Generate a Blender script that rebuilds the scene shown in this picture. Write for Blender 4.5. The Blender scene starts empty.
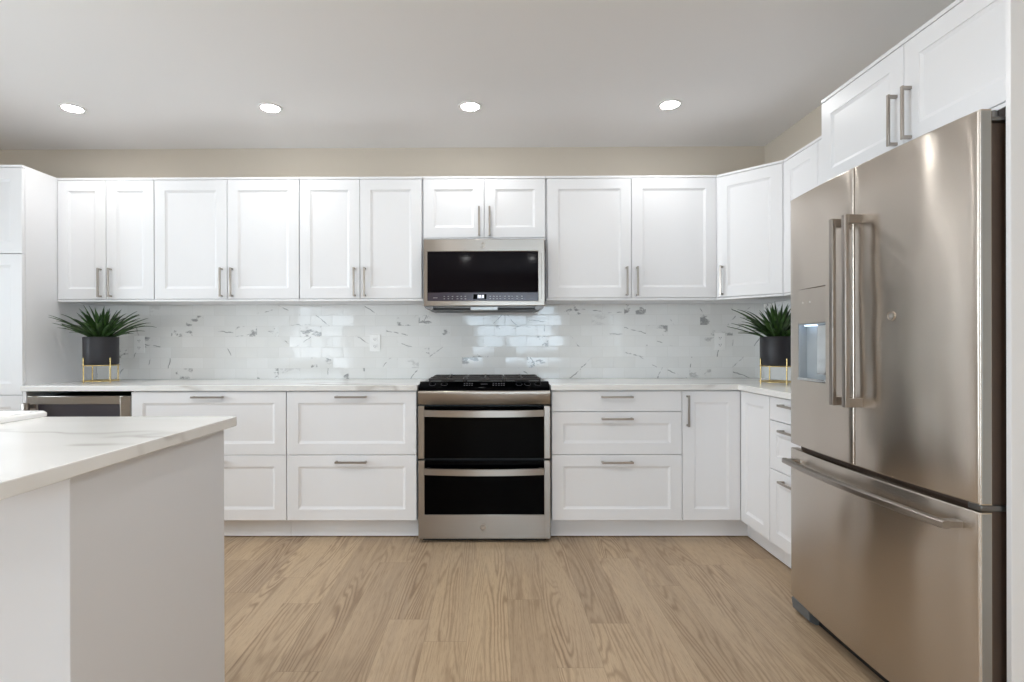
import bpy, bmesh, math, random
from mathutils import Vector, Matrix

SC = bpy.context.scene
COL = SC.collection
PI = math.pi

# ---------------------------------------------------------------- fitted planes (metres)
YB, YU, YW, YC = 3.187, 3.443, 3.793, 3.167     # base fronts, upper fronts, back wall, counter front
XR, XRU, XW = 1.4335, 1.672, 1.876              # right run fronts, right upper fronts, right wall
ZC, ZCB = 0.9139, 0.882                         # counter top and underside
ZU0, ZU1 = 1.427, 2.2125                        # upper cabinets
ZCE = 2.519
XL, YR = -4.65, -4.25                           # left wall, rear wall

# ---------------------------------------------------------------- camera
cam_data = bpy.data.cameras.new('camera')
cam = bpy.data.objects.new('camera', cam_data)
COL.objects.link(cam)
CAM_R = ((0.999977285708092, 0.006298260216800889, -0.002399997108001252),
         (-0.006299956782092976, 0.9999799100705092, -0.0006999999428333347),
         (0.002395540110436864, 0.0007151039208878536, 0.999996875002098))
r_, f_, u_ = [Vector(v) for v in CAM_R]
cam.matrix_world = Matrix(((r_.x, u_.x, -f_.x, 0), (r_.y, u_.y, -f_.y, 0), (r_.z, u_.z, -f_.z, 1.1497), (0, 0, 0, 1)))
cam_data.sensor_width = 36
cam_data.lens = 545.4213 / 1024 * 36
cam_data.shift_x = (512 - 490.83) / 1024
cam_data.shift_y = (344.8424 - 341) / 1024
cam_data.clip_start = 0.02
SC.camera = cam

# ---------------------------------------------------------------- world, daylight, exposure
W = bpy.data.worlds.new('world')
SC.world = W
W.use_nodes = True
W.node_tree.nodes['Background'].inputs[0].default_value = (0.86, 0.93, 1.0, 1)
W.node_tree.nodes['Background'].inputs[1].default_value = 3.0

def daylight(name, loc, rot, sx, sy, power, color=(0.77, 0.905, 1.0)):
    d = bpy.data.lights.new(name, 'AREA')
    d.shape = 'RECTANGLE'; d.size = sx; d.size_y = sy; d.energy = power; d.color = color
    o = bpy.data.objects.new(name, d); COL.objects.link(o)
    o.location = loc; o.rotation_euler = rot
    return o

# daylight just outside the glazed openings, plus added fill at the left and right windows
P_REAR, P_DOOR, P_FILL_LEFT, P_FILL_RIGHT = 66, 32, 98, 112
P_ROW = (1.5, 12, 34)                 # watts per ceiling lamp: counter run, then the added middle and rear rows
daylight('daylight_rear', (0.45, -4.36, 1.5), (PI / 2, 0, 0), 1.9, 1.2, P_REAR, (0.64, 0.84, 1.0))
daylight('added_fill_right', (XW + .11, -2.4, 1.5), (PI / 2, 0, PI / 2), 1.9, 1.2, P_FILL_RIGHT)  # fill from the right, added to brighten the island end panel
daylight('daylight_rear_door', (-3.9, -4.36, 1.1), (PI / 2, 0, 0), 1.2, 2.0, P_DOOR)
daylight('daylight_side_door', (-4.76, -1.9, 1.1), (PI / 2, 0, -PI / 2), 0.9, 2.0, P_DOOR * 0.6)
daylight('unseen_window_fill', (-4.76, 1.2, 1.45), (PI / 2, 0, -PI / 2), 2.3, 1.3, P_FILL_LEFT)  # fill from the left, coming in by an unseen, guessed window

SC.view_settings.view_transform = 'Standard'
SC.view_settings.look = 'None'
SC.view_settings.gamma = 1
SC.view_settings.use_curve_mapping = False
SC.view_settings.exposure = 0.03
SC.cycles.max_bounces = 12
SC.cycles.diffuse_bounces = 6
SC.cycles.glossy_bounces = 5
SC.cycles.sample_clamp_indirect = 15
SC.cycles.caustics_reflective = False
SC.cycles.caustics_refractive = False
SC.cycles.use_denoising = True

# ================================================================ materials
def lin(c):
    return tuple(((v / 255) / 12.92 if v / 255 <= 0.04045 else ((v / 255 + 0.055) / 1.055) ** 2.4) for v in c) + (1,)

class NT:
    def __init__(s, name):
        s.m = bpy.data.materials.new(name); s.m.use_nodes = True
        s.t = s.m.node_tree; s.b = s.t.nodes['Principled BSDF']; s.out = s.t.nodes['Material Output']
    def n(s, ty, **kw):
        nd = s.t.nodes.new(ty)
        for k, v in kw.items(): setattr(nd, k, v)
        return nd
    def set(s, nd, **kw):
        for k, v in kw.items(): s.link(v, nd.inputs[k.replace('_', ' ')])
        return nd
    def link(s, v, sock):
        if isinstance(v, bpy.types.NodeSocket): s.t.links.new(v, sock)
        else: sock.default_value = v
    def math(s, op, a, b=0.0, c=0.0):
        nd = s.n('ShaderNodeMath', operation=op)
        for i, v in enumerate((a, b, c)): s.link(v, nd.inputs[i])
        return nd.outputs[0]
    def vmath(s, op, a, b=(0, 0, 0)):
        nd = s.n('ShaderNodeVectorMath', operation=op)
        s.link(a, nd.inputs[0])
        if op == 'SCALE': s.link(b, nd.inputs['Scale'])
        else: s.link(b, nd.inputs[1])
        return nd.outputs[0]
    def ramp(s, v, stops, interp='LINEAR'):
        nd = s.n('ShaderNodeValToRGB'); s.link(v, nd.inputs[0])
        e = nd.color_ramp.elements; nd.color_ramp.interpolation = interp
        while len(e) < len(stops): e.new(0.5)
        for el, (p, c) in zip(e, stops):
            el.position = p; el.color = c if len(c) == 4 else tuple(c) + (1,)
        return nd.outputs[0]
    def g(s, v, lo, hi):
        nd = s.n('ShaderNodeMapRange'); nd.clamp = True
        s.link(v, nd.inputs[0]); nd.inputs[1].default_value = lo; nd.inputs[2].default_value = hi
        return nd.outputs[0]
    def mix(s, f, a, b, mode='MIX'):
        nd = s.n('ShaderNodeMix', data_type='RGBA', blend_type=mode)
        s.link(f, nd.inputs[0]); s.link(a, nd.inputs[6]); s.link(b, nd.inputs[7])
        return nd.outputs[2]
    def noise(s, v, scale, detail=2, rough=0.5, dist=0.0):
        nd = s.n('ShaderNodeTexNoise'); s.link(v, nd.inputs['Vector'])
        nd.inputs['Scale'].default_value = scale; nd.inputs['Detail'].default_value = detail
        nd.inputs['Roughness'].default_value = rough; nd.inputs['Distortion'].default_value = dist
        return nd.outputs['Fac']
    def obj(s): return s.n('ShaderNodeTexCoord').outputs['Object']
    def pos(s): return s.n('ShaderNodeNewGeometry').outputs['Position']
    def bump(s, h, strength=0.2, dist=0.001):
        nd = s.n('ShaderNodeBump'); nd.inputs['Strength'].default_value = strength; nd.inputs['Distance'].default_value = dist
        s.link(h, nd.inputs['Height']); s.link(nd.outputs[0], s.b.inputs['Normal'])
        return nd
    def base(s, color, rough=0.5, metal=0.0, spec=0.5):
        s.link(color, s.b.inputs['Base Color']); s.link(rough, s.b.inputs['Roughness'])
        s.link(metal, s.b.inputs['Metallic']); s.b.inputs['Specular IOR Level'].default_value = spec
        return s

def plain(name, rgb, rough=0.5, metal=0.0, spec=0.5, var=0.02):
    t = NT(name)
    nz = t.noise(t.obj(), 18, 2)
    c = lin(rgb)
    lo = tuple(v * (1 - var) for v in c[:3]) + (1,); hi = tuple(min(1, v * (1 + var)) for v in c[:3]) + (1,)
    t.base(t.mix(nz, lo, hi), rough, metal, spec)
    return t.m

def mat_paint(name, rgb, rough=0.75):
    t = NT(name)
    p = t.pos()
    n1 = t.noise(p, 1.3, 3); n2 = t.noise(p, 260, 2)
    c = lin(rgb)
    t.base(t.mix(n1, tuple(v * .985 for v in c[:3]) + (1,), c), rough, 0, 0.3)
    t.bump(n2, 0.08, 0.0006)
    return t.m

def mat_steel(name, rgb, rough=0.27, aniso=0.75, rot=0.0, wav=0.0, grain=(4, 4, 900), amt=1.0):
    t = NT(name)
    o = t.obj()
    st = t.vmath('MULTIPLY', o, grain)
    g = t.noise(st, 1.0, 3, 0.6)
    c = lin(rgb)
    col = t.mix(g, tuple(v * (1 - .07 * amt) for v in c[:3]) + (1,), tuple(min(1, v * (1 + .05 * amt)) for v in c[:3]) + (1,))
    ro = t.math('ADD', rough - 0.03 * amt, t.math('MULTIPLY', g, 0.06 * amt))
    t.base(col, ro, 1.0)
    t.b.inputs['Anisotropic'].default_value = aniso
    t.b.inputs['Anisotropic Rotation'].default_value = rot
    tg = t.n('ShaderNodeTangent', direction_type='RADIAL', axis='Z')
    t.t.links.new(tg.outputs[0], t.b.inputs['Tangent'])
    if wav:
        w = t.noise(t.vmath('MULTIPLY', o, (1.0, 1.0, 0.7)), 3.2, 1, 0.4)
        t.bump(w, 1.0, wav)
    return t.m

def mat_quartz():
    t = NT('marble_quartz')
    p = t.pos()
    warp = t.noise(p, 1.1, 4, 0.55)
    wv = t.vmath('ADD', p, t.vmath('SCALE', t.n('ShaderNodeCombineXYZ').outputs[0], 1.0))
    # long veins: |noise - 0.5| ridges in stretched, warped space
    nd = t.n('ShaderNodeVectorMath', operation='MULTIPLY_ADD')
    t.link(p, nd.inputs[0]); nd.inputs[1].default_value = (0.55, 1.9, 1.4); cmb = t.n('ShaderNodeCombineXYZ')
    t.link(t.math('MULTIPLY', warp, 0.55), cmb.inputs[0]); t.link(t.math('MULTIPLY', warp, 0.7), cmb.inputs[1])
    t.link(cmb.outputs[0], nd.inputs[2])
    r = t.math('ABSOLUTE', t.math('SUBTRACT', t.noise(nd.outputs[0], 1.25, 3, 0.5), 0.5))
    vein = t.math('SUBTRACT', 1.0, t.g(r, 0.0, 0.022))
    gate = t.g(t.noise(p, 1.7, 2), 0.42, 0.62)
    soft = t.math('SUBTRACT', 1.0, t.g(r, 0.0, 0.10))
    cloud = t.noise(p, 5, 4, 0.6)
    c = t.mix(t.math('MULTIPLY', cloud, 0.35), lin((240, 239, 237)), lin((233, 232, 229)))
    c = t.mix(t.math('MULTIPLY', soft, 0.12), c, lin((196, 191, 185)))
    c = t.mix(t.math('MULTIPLY', t.math('MULTIPLY', vein, gate), 0.75), c, lin((158, 150, 143)))
    t.base(c, 0.16, 0, 0.5)
    return t.m

def mat_tile(axis):
    """glossy white marble subway tile, 150 x 75 mm running bond; every tile cut from another spot of the slab"""
    t = NT('marble_tile')
    p = t.pos()
    sp = t.n('ShaderNodeSeparateXYZ'); t.link(p, sp.inputs[0])
    h = sp.outputs[axis]
    v = t.math('DIVIDE', t.math('SUBTRACT', sp.outputs[2], ZC), 0.0735)
    row = t.math('FLOOR', v)
    u = t.math('ADD', t.math('DIVIDE', h, 0.15), t.math('MULTIPLY', t.math('FLOORED_MODULO', row, 2.0), 0.5))
    colm = t.math('FLOOR', u)
    cid = t.n('ShaderNodeCombineXYZ'); t.link(colm, cid.inputs[0]); t.link(row, cid.inputs[1])
    wn = t.n('ShaderNodeTexWhiteNoise', noise_dimensions='3D'); t.link(cid.outputs[0], wn.inputs['Vector'])
    rnd = wn.outputs['Color']; rv = wn.outputs['Value']
    q = t.vmath('ADD', p, t.vmath('SCALE', rnd, 37.0))
    dx = t.math('ABSOLUTE', t.math('SUBTRACT', t.math('FRACT', u), 0.5))
    dz = t.math('ABSOLUTE', t.math('SUBTRACT', t.math('FRACT', v), 0.5))
    edge = t.math('MAXIMUM', t.g(dx, 0.488, 0.494), t.g(dz, 0.478, 0.487))
    # grey veins and blotches on some of the tiles
    sep = t.n('ShaderNodeSeparateColor'); t.link(rnd, sep.inputs[0])
    wn2 = t.n('ShaderNodeTexWhiteNoise', noise_dimensions='3D'); t.link(t.vmath('ADD', cid.outputs[0], (17.3, 5.1, 2.7)), wn2.inputs['Vector'])
    sp2 = t.n('ShaderNodeSeparateColor'); t.link(wn2.outputs['Color'], sp2.inputs[0])
    qs = t.vmath('MULTIPLY', q, (1.0, 1.0, 1.7))
    nz = t.noise(qs, 9.0, 4, 0.6, 0.2)
    fine = t.noise(q, 60, 3, 0.7)
    blot = t.math('MULTIPLY', t.g(nz, 0.55, 0.60), t.g(fine, 0.25, 0.50))
    # straight diagonal strokes, cut off where the tile ends
    lu = t.math('MULTIPLY', t.math('SUBTRACT', t.math('FRACT', u), 0.5), 0.15)
    lv = t.math('MULTIPLY', t.math('SUBTRACT', t.math('FRACT', v), 0.5), 0.0735)
    an = t.math('MULTIPLY', sp2.outputs[0], 3.1416)
    dist = t.math('ADD', t.math('MULTIPLY', lu, t.math('COSINE', an)), t.math('MULTIPLY', lv, t.math('SINE', an)))
    off = t.math('MULTIPLY', t.math('SUBTRACT', sp2.outputs[1], 0.5), 0.07)
    wig = t.math('MULTIPLY', t.math('SUBTRACT', t.noise(q, 22, 2), 0.5), 0.022)
    ridge = t.math('SUBTRACT', 1.0, t.g(t.math('ABSOLUTE', t.math('ADD', t.math('SUBTRACT', dist, off), wig)), 0.001, 0.0042))
    ridge = t.math('MULTIPLY', ridge, t.g(t.noise(q, 16, 2), 0.45, 0.56))
    has1 = t.g(rv, 0.79, 0.81)
    has2 = t.g(sep.outputs[1], 0.70, 0.72)
    vein = t.math('MAXIMUM', t.math('MULTIPLY', blot, has1), t.math('MULTIPLY', ridge, has2))
    tone = t.mix(sep.outputs[2], lin((240, 240, 238)), lin((247, 247, 246)))
    tone = t.mix(t.math('MULTIPLY', t.noise(q, 9, 3), 0.4), tone, lin((228, 228, 227)))
    c = t.mix(t.math('MULTIPLY', vein, 0.72), tone, lin((122, 122, 124)))
    c = t.mix(t.math('MULTIPLY', edge, 0.4), c, lin((212, 211, 208)))
    ro = t.math('ADD', 0.07, t.math('MULTIPLY', edge, 0.5))
    t.base(c, ro, 0, 0.42)
    # every tile sits at a slightly different tilt
    gm = t.n('ShaderNodeNewGeometry').outputs['Normal']
    tilt = t.vmath('SCALE', t.vmath('SUBTRACT', rnd, (0.5, 0.5, 0.5)), 0.030)
    wob = t.noise(q, 14, 1)
    nn = t.vmath('NORMALIZE', t.vmath('ADD', gm, tilt))
    b = t.n('ShaderNodeBump'); b.inputs['Strength'].default_value = 0.35; b.inputs['Distance'].default_value = 0.002
    t.link(t.math('ADD', t.math('MULTIPLY', wob, 0.35), t.math('SUBTRACT', 1.0, edge)), b.inputs['Height'])
    t.link(nn, b.inputs['Normal']); t.link(b.outputs[0], t.b.inputs['Normal'])
    return t.m

def mat_floor():
    t = NT('oak_plank_floor')
    p = t.pos()
    sp = t.n('ShaderNodeSeparateXYZ'); t.link(p, sp.inputs[0])
    PWID, PLEN = 0.166, 1.35
    u = t.math('DIVIDE', t.math('ADD', sp.outputs[0], 20.03), PWID)
    colm = t.math('FLOOR', u)
    w1 = t.n('ShaderNodeTexWhiteNoise', noise_dimensions='1D'); t.link(colm, w1.inputs['W'])
    v = t.math('ADD', t.math('DIVIDE', sp.outputs[1], PLEN), t.math('MULTIPLY', w1.outputs['Value'], 7.3))
    row = t.math('FLOOR', v)
    cid = t.n('ShaderNodeCombineXYZ'); t.link(colm, cid.inputs[0]); t.link(row, cid.inputs[1])
    wn = t.n('ShaderNodeTexWhiteNoise', noise_dimensions='3D'); t.link(cid.outputs[0], wn.inputs['Vector'])
    rnd, rv = wn.outputs['Color'], wn.outputs['Value']
    q = t.vmath('ADD', p, t.vmath('SCALE', rnd, 23.0))
    # growth rings: contour lines of a long stretched noise -> cathedral figure
    n1 = t.noise(t.vmath('MULTIPLY', q, (5.0, 0.40, 1)), 1.0, 2.5, 0.5, 0.2)
    ph = t.math('MULTIPLY', n1, 190.0)
    jit = t.noise(t.vmath('MULTIPLY', q, (60, 14, 1)), 1.0, 2, 0.6)
    ring = t.math('SINE', t.math('ADD', ph, t.math('MULTIPLY', jit, 2.6)))
    ring = t.math('POWER', t.math('ADD', t.math('MULTIPLY', ring, 0.5), 0.5), 2.4)
    pores = t.noise(t.vmath('MULTIPLY', q, (330, 14, 1)), 1.0, 3, 0.65)
    streak = t.noise(t.vmath('MULTIPLY', q, (30, 1.0, 1)), 1.0, 4, 0.6)
    sep = t.n('ShaderNodeSeparateColor'); t.link(rnd, sep.inputs[0])
    tone = t.mix(sep.outputs[0], lin((156, 133, 107)), lin((192, 168, 138)))
    tone = t.mix(t.math('MULTIPLY', sep.outputs[1], 0.35), tone, lin((176, 156, 136)))
    c = t.mix(t.math('MULTIPLY', t.g(streak, .3, .7), 0.5), tone, lin((202, 177, 145)))
    gate = t.g(t.noise(t.vmath('MULTIPLY', q, (9, .9, 1)), 1.0, 2), 0.36, 0.62)
    c = t.mix(t.math('MULTIPLY', t.math('MULTIPLY', ring, gate), t.math('ADD', 0.42, t.math('MULTIPLY', sep.outputs[2], 0.45))), c, lin((128, 102, 78)))
    c = t.mix(t.math('MULTIPLY', t.g(pores, 0.50, 0.72), 0.45), c, lin((126, 101, 78)))
    du = t.math('ABSOLUTE', t.math('SUBTRACT', t.math('FRACT', u), 0.5))
    dv = t.math('ABSOLUTE', t.math('SUBTRACT', t.math('FRACT', v), 0.5))
    edge = t.math('MAXIMUM', t.g(du, 0.490, 0.4985), t.g(dv, 0.4985, 0.4998))
    c = t.mix(t.math('MULTIPLY', edge, 0.4), c, lin((108, 86, 66)))
    t.base(c, t.math('ADD', 0.36, t.math('MULTIPLY', pores, 0.14)), 0, 0.4)
    t.bump(t.math('SUBTRACT', t.math('MULTIPLY', pores, -0.3), edge), 0.25, 0.0012)
    return t.m

def mat_leaf():
    t = NT('leaf_green')
    o = t.obj()
    n = t.noise(t.vmath('MULTIPLY', o, (30, 30, 6)), 1.0, 3)
    c = t.mix(t.g(n, 0.35, 0.7), lin((20, 42, 21)), lin((74, 108, 52)))
    t.base(c, 0.38, 0, 0.5)
    return t.m

def mat_emit(name, rgb, strength):
    t = NT(name)
    t.base(lin(rgb), 0.4)
    t.b.inputs['Emission Color'].default_value = lin(rgb)
    t.b.inputs['Emission Strength'].default_value = strength
    return t.m

def mat_glass():
    t = NT('window_glass')
    tr = t.n('ShaderNodeBsdfTransparent'); gl = t.n('ShaderNodeBsdfGlossy'); gl.inputs['Roughness'].default_value = 0.02
    fr = t.n('ShaderNodeFresnel'); fr.inputs[0].default_value = 1.45
    mx = t.n('ShaderNodeMixShader')
    t.link(fr.outputs[0], mx.inputs[0]); t.link(tr.outputs[0], mx.inputs[1]); t.link(gl.outputs[0], mx.inputs[2])
    t.t.links.new(mx.outputs[0], t.out.inputs['Surface'])
    return t.m

M = {
    'wall': mat_paint('wall_paint', (212, 202, 188)),
    'ceiling': mat_paint('ceiling_paint', (240, 239, 239), 0.85),
    'white': plain('cabinet_white', (238, 238, 240), 0.32, 0, 0.4, 0.004),
    'island': plain('island_white', (226, 227, 231), 0.35, 0, 0.4, 0.004),
    'inner': plain('cabinet_shell', (226, 226, 228), 0.5, 0, 0.3, 0.01),
    'nickel': mat_steel('brushed_nickel', (176, 168, 160), 0.30, 0.4),
    'steel': mat_steel('brushed_steel', (164, 157, 150), 0.28, 0.85, 0.25, 0.0, amt=0.4),
    'fridge': mat_steel('fridge_steel', (208, 199, 189), 0.25, 0.97, 0.25, 0.016, amt=0.25),
    'dsteel': mat_steel('satin_dark_steel', (120, 118, 116), 0.38, 0.3),
    'edge': plain('satin_grey_edge', (168, 170, 171), 0.35, 0.8, 0.5, 0.01),
    'foot': plain('grey_foot', (112, 117, 122), 0.45, 0.2, 0.5, 0.02),
    'case': plain('dark_case', (92, 76, 66), 0.45, 0.2, 0.5, 0.03),
    'black': plain('black_plastic', (16, 16, 17), 0.42, 0, 0.5, 0.03),
    'bglass': plain('black_glass', (2, 2, 3), 0.05, 0, 0.05, 0.01),
    'mglass': plain('microwave_glass', (14, 10, 15), 0.06, 0, 0.1, 0.01),
    'mstrip': plain('control_strip', (62, 54, 66), 0.16, 0, 0.5, 0.01),
    'iron': plain('cast_iron', (58, 53, 50), 0.45, 0.3, 0.5, 0.08),
    'cooler': plain('cooler_glass', (60, 58, 66), 0.08, 0, 0.5, 0.02),
    'quartz': mat_quartz(),
    'tile': mat_tile(0),
    'tile_side': mat_tile(1),
    'floor': mat_floor(),
    'pot': plain('matte_charcoal_pot', (38, 37, 42), 0.42, 0, 0.45, 0.03),
    'soil': plain('dark_soil', (42, 33, 26), 0.9, 0, 0.2, 0.2),
    'brass': plain('brass_wire', (226, 200, 140), 0.25, 0.9, 0.5, 0.02),
    'leaf': mat_leaf(),
    'plate': plain('outlet_white', (250, 250, 249), 0.35, 0, 0.5, 0.005),
    'slot': plain('outlet_slot', (90, 90, 92), 0.5, 0, 0.4, 0.01),
    'ceramic': plain('white_ceramic', (244, 244, 243), 0.12, 0, 0.5, 0.004),
    'lens': mat_emit('lamp_lens', (250, 251, 250), 118.0),
    'trim': plain('white_trim', (240, 240, 238), 0.4, 0, 0.4, 0.005),
    'digit': mat_emit('clock_digits', (235, 240, 255), 1.6),
    'mark': plain('pale_print', (150, 146, 152), 0.4, 0, 0.4, 0.02),
    'dimmark': plain('dim_print', (96, 96, 100), 0.4, 0, 0.4, 0.02),
    'recess': plain('dispenser_liner', (176, 184, 190), 0.28, 0.2, 0.5, 0.02),
    'chrome': plain('bright_chrome', (226, 228, 230), 0.10, 1.0, 0.5, 0.01),
    'led': mat_emit('dispenser_lamp', (205, 228, 255), 4.0),
    'glass': mat_glass(),
}

# ================================================================ mesh helpers
class MB:
    def __init__(s): s.bm = bmesh.new()
    def box(s, x0, x1, y0, y1, z0, z1, bev=0.0, seg=2):
        bm = s.bm
        v = [bm.verts.new((x, y, z)) for x in (x0, x1) for y in (y0, y1) for z in (z0, z1)]
        fs = [(0, 1, 3, 2), (4, 6, 7, 5), (0, 4, 5, 1), (2, 3, 7, 6), (0, 2, 6, 4), (1, 5, 7, 3)]
        F = [bm.faces.new([v[i] for i in f]) for f in fs]
        if bev:
            E = list({e for f in F for e in f.edges})
            bmesh.ops.bevel(bm, geom=E, offset=bev, segments=seg, affect='EDGES', profile=0.5, clamp_overlap=True)
        return s
    def prism(s, poly, z0, z1, bev=0.0, axis='z'):
        """extrude a 2-D outline along an axis"""
        bm = s.bm
        mk = {'z': lambda a, b, c: (a, b, c), 'x': lambda a, b, c: (c, a, b), 'y': lambda a, b, c: (a, c, b)}[axis]
        lo = [bm.verts.new(mk(a, b, z0)) for a, b in poly]; hi = [bm.verts.new(mk(a, b, z1)) for a, b in poly]
        n = len(poly)
        F = [bm.faces.new(lo[::-1]), bm.faces.new(hi)]
        for i in range(n): F.append(bm.faces.new((lo[i], lo[(i + 1) % n], hi[(i + 1) % n], hi[i])))
        bmesh.ops.recalc_face_normals(bm, faces=F)
        if bev:
            E = list({e for f in F for e in f.edges})
            bmesh.ops.bevel(bm, geom=E, offset=bev, segments=2, affect='EDGES', profile=0.5, clamp_overlap=True)
        return s
    def tube(s, pts, r, seg=10, caps=True, sx=1.0):
        bm = s.bm; rings = []
        pts = [Vector(p) for p in pts]
        up0 = None
        for i, p in enumerate(pts):
            d = (pts[min(i + 1, len(pts) - 1)] - pts[max(i - 1, 0)]).normalized()
            a = Vector((0, 0, 1)) if abs(d.z) < 0.9 else Vector((1, 0, 0))
            e1 = d.cross(a).normalized(); e2 = d.cross(e1).normalized()
            rr = r[i] if isinstance(r, (list, tuple)) else r
            rings.append([bm.verts.new(p + e1 * math.cos(2 * PI * k / seg) * rr * sx + e2 * math.sin(2 * PI * k / seg) * rr) for k in range(seg)])
        for A, B in zip(rings, rings[1:]):
            for k in range(seg): bm.faces.new((A[k], A[(k + 1) % seg], B[(k + 1) % seg], B[k]))
        if caps:
            bm.faces.new(rings[0][::-1]); bm.faces.new(rings[-1])
        return s
    def lathe(s, prof, seg=32, c=(0, 0), axis='z', off=0.0):
        """revolve (r, h) profile"""
        bm = s.bm; rings = []
        mk = {'z': lambda a, b, h: (c[0] + a, c[1] + b, h), 'y': lambda a, b, h: (c[0] + a, h, c[1] + b), 'x': lambda a, b, h: (h, c[0] + a, c[1] + b)}[axis]
        for r, h in prof:
            if r <= 1e-6: rings.append([bm.verts.new(mk(0, 0, h))])
            else: rings.append([bm.verts.new(mk(r * math.cos(2 * PI * k / seg + off), r * math.sin(2 * PI * k / seg + off), h)) for k in range(seg)])
        F = []
        for A, B in zip(rings, rings[1:]):
            if len(A) == 1 and len(B) == 1: continue
            for k in range(seg):
                if len(A) == 1: F.append(bm.faces.new((A[0], B[(k + 1) % seg], B[k])))
                elif len(B) == 1: F.append(bm.faces.new((A[k], A[(k + 1) % seg], B[0])))
                else: F.append(bm.faces.new((A[k], A[(k + 1) % seg], B[(k + 1) % seg], B[k])))
        bmesh.ops.recalc_face_normals(bm, faces=F)
        return s
    def torus(s, R, r, c, seg=40, ts=8, axis='z'):
        prof = [(R + r * math.cos(2 * PI * k / ts), c[2] + r * math.sin(2 * PI * k / ts)) for k in range(ts + 1)]
        return s.lathe(prof, seg, (c[0], c[1]), axis)
    def rings(s, loops, close_first=True, close_last=True):
        bm = s.bm; V = [[bm.verts.new(p) for p in L] for L in loops]; F = []
        n = len(V[0])
        for A, B in zip(V, V[1:]):
            for k in range(n): F.append(bm.faces.new((A[k], A[(k + 1) % n], B[(k + 1) % n], B[k])))
        if close_first: F.append(bm.faces.new(V[0][::-1]))
        if close_last: F.append(bm.faces.new(V[-1]))
        bmesh.ops.recalc_face_normals(bm, faces=F)
        return s
    def build(s, name, mat, parent=None, angle=20, smooth=True, loc=None):
        me = bpy.data.meshes.new(name)
        bmesh.ops.remove_doubles(s.bm, verts=s.bm.verts, dist=1e-6)
        s.bm.to_mesh(me); s.bm.free()
        me.materials.append(M[mat] if isinstance(mat, str) else mat)
        if smooth:
            for p in me.polygons: p.use_smooth = True
            me.set_sharp_from_angle(angle=math.radians(angle))
        o = bpy.data.objects.new(name, me); COL.objects.link(o)
        if parent: o.parent = parent
        if loc: o.location = loc
        return o

def inst(name, mesh, parent, loc, rot=(0, 0, 0)):
    o = bpy.data.objects.new(name, mesh); COL.objects.link(o)
    o.parent = parent; o.location = loc; o.rotation_euler = rot
    return o

def tag(o, label, cat, group=None):
    o['label'] = label; o['category'] = cat
    if group: o['group'] = group
    return o

def thing(name, label, cat, loc=(0, 0, 0), rz=0.0, group=None):
    o = bpy.data.objects.new(name, None); COL.objects.link(o)
    o.empty_display_size = 0.05
    o.location = loc; o.rotation_euler = (0, 0, rz)
    return tag(o, label, cat, group)

def struct(o):
    o['kind'] = 'structure'; return o

def text_mesh(s, size, ext=0.0004):
    cu = bpy.data.curves.new('letters', 'FONT'); cu.body = s; cu.size = size; cu.extrude = ext
    cu.align_x = 'CENTER'; cu.align_y = 'CENTER'
    tmp = bpy.data.objects.new('letters', cu); COL.objects.link(tmp)
    bpy.context.view_layer.update()
    me = bpy.data.meshes.new_from_object(tmp.evaluated_get(bpy.context.evaluated_depsgraph_get()))
    bpy.data.objects.remove(tmp); bpy.data.curves.remove(cu)
    return me

# ================================================================ the room
MBx = MB
struct(MB().box(XL - .1, XW + .1, YR - .1, YW + .1, -0.1, 0.0).build('floor', 'floor', smooth=False))
struct(MB().box(XL - .1, XW + .1, YR - .1, YW + .1, ZCE, ZCE + .1).build('ceiling', 'ceiling', smooth=False))
struct(MB().box(XL - .1, XW + .1, YW, YW + .1, 0, ZCE).build('wall_back', 'wall', smooth=False))
b = MB()
b.box(XW, XW + .1, -1.4, YW, 0, ZCE); b.box(XW, XW + .1, YR, -3.4, 0, ZCE); b.box(XW, XW + .1, -3.4, -1.4, 0, .88); b.box(XW, XW + .1, -3.4, -1.4, 2.12, ZCE)
struct(b.build('wall_right', 'wall', smooth=False))
# left wall with a glazed patio door opening, rear wall with a window and a second patio door
b = MB()
b.box(XL - .1, XL, 2.4, YW, 0, ZCE); b.box(XL - .1, XL, -1.4, 0, 0, ZCE); b.box(XL - .1, XL, 0, 2.4, 0, .78); b.box(XL - .1, XL, 0, 2.4, 2.12, ZCE); b.box(XL - .1, XL, YR, -2.4, 0, ZCE); b.box(XL - .1, XL, -2.4, -1.4, 2.12, ZCE)
struct(b.build('wall_left', 'wall', smooth=False))
b = MB()
b.box(1.45, XW + .1, YR - .1, YR, 0, ZCE); b.box(-.55, 1.45, YR - .1, YR, 2.12, ZCE); b.box(-.55, 1.45, YR - .1, YR, 0, 0.88)
b.box(-3.25, -.55, YR - .1, YR, 0, ZCE); b.box(-4.55, -3.25, YR - .1, YR, 2.12, ZCE); b.box(XL - .1, -4.55, YR - .1, YR, 0, ZCE)
struct(b.build('wall_rear', 'wall', smooth=False))

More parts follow.
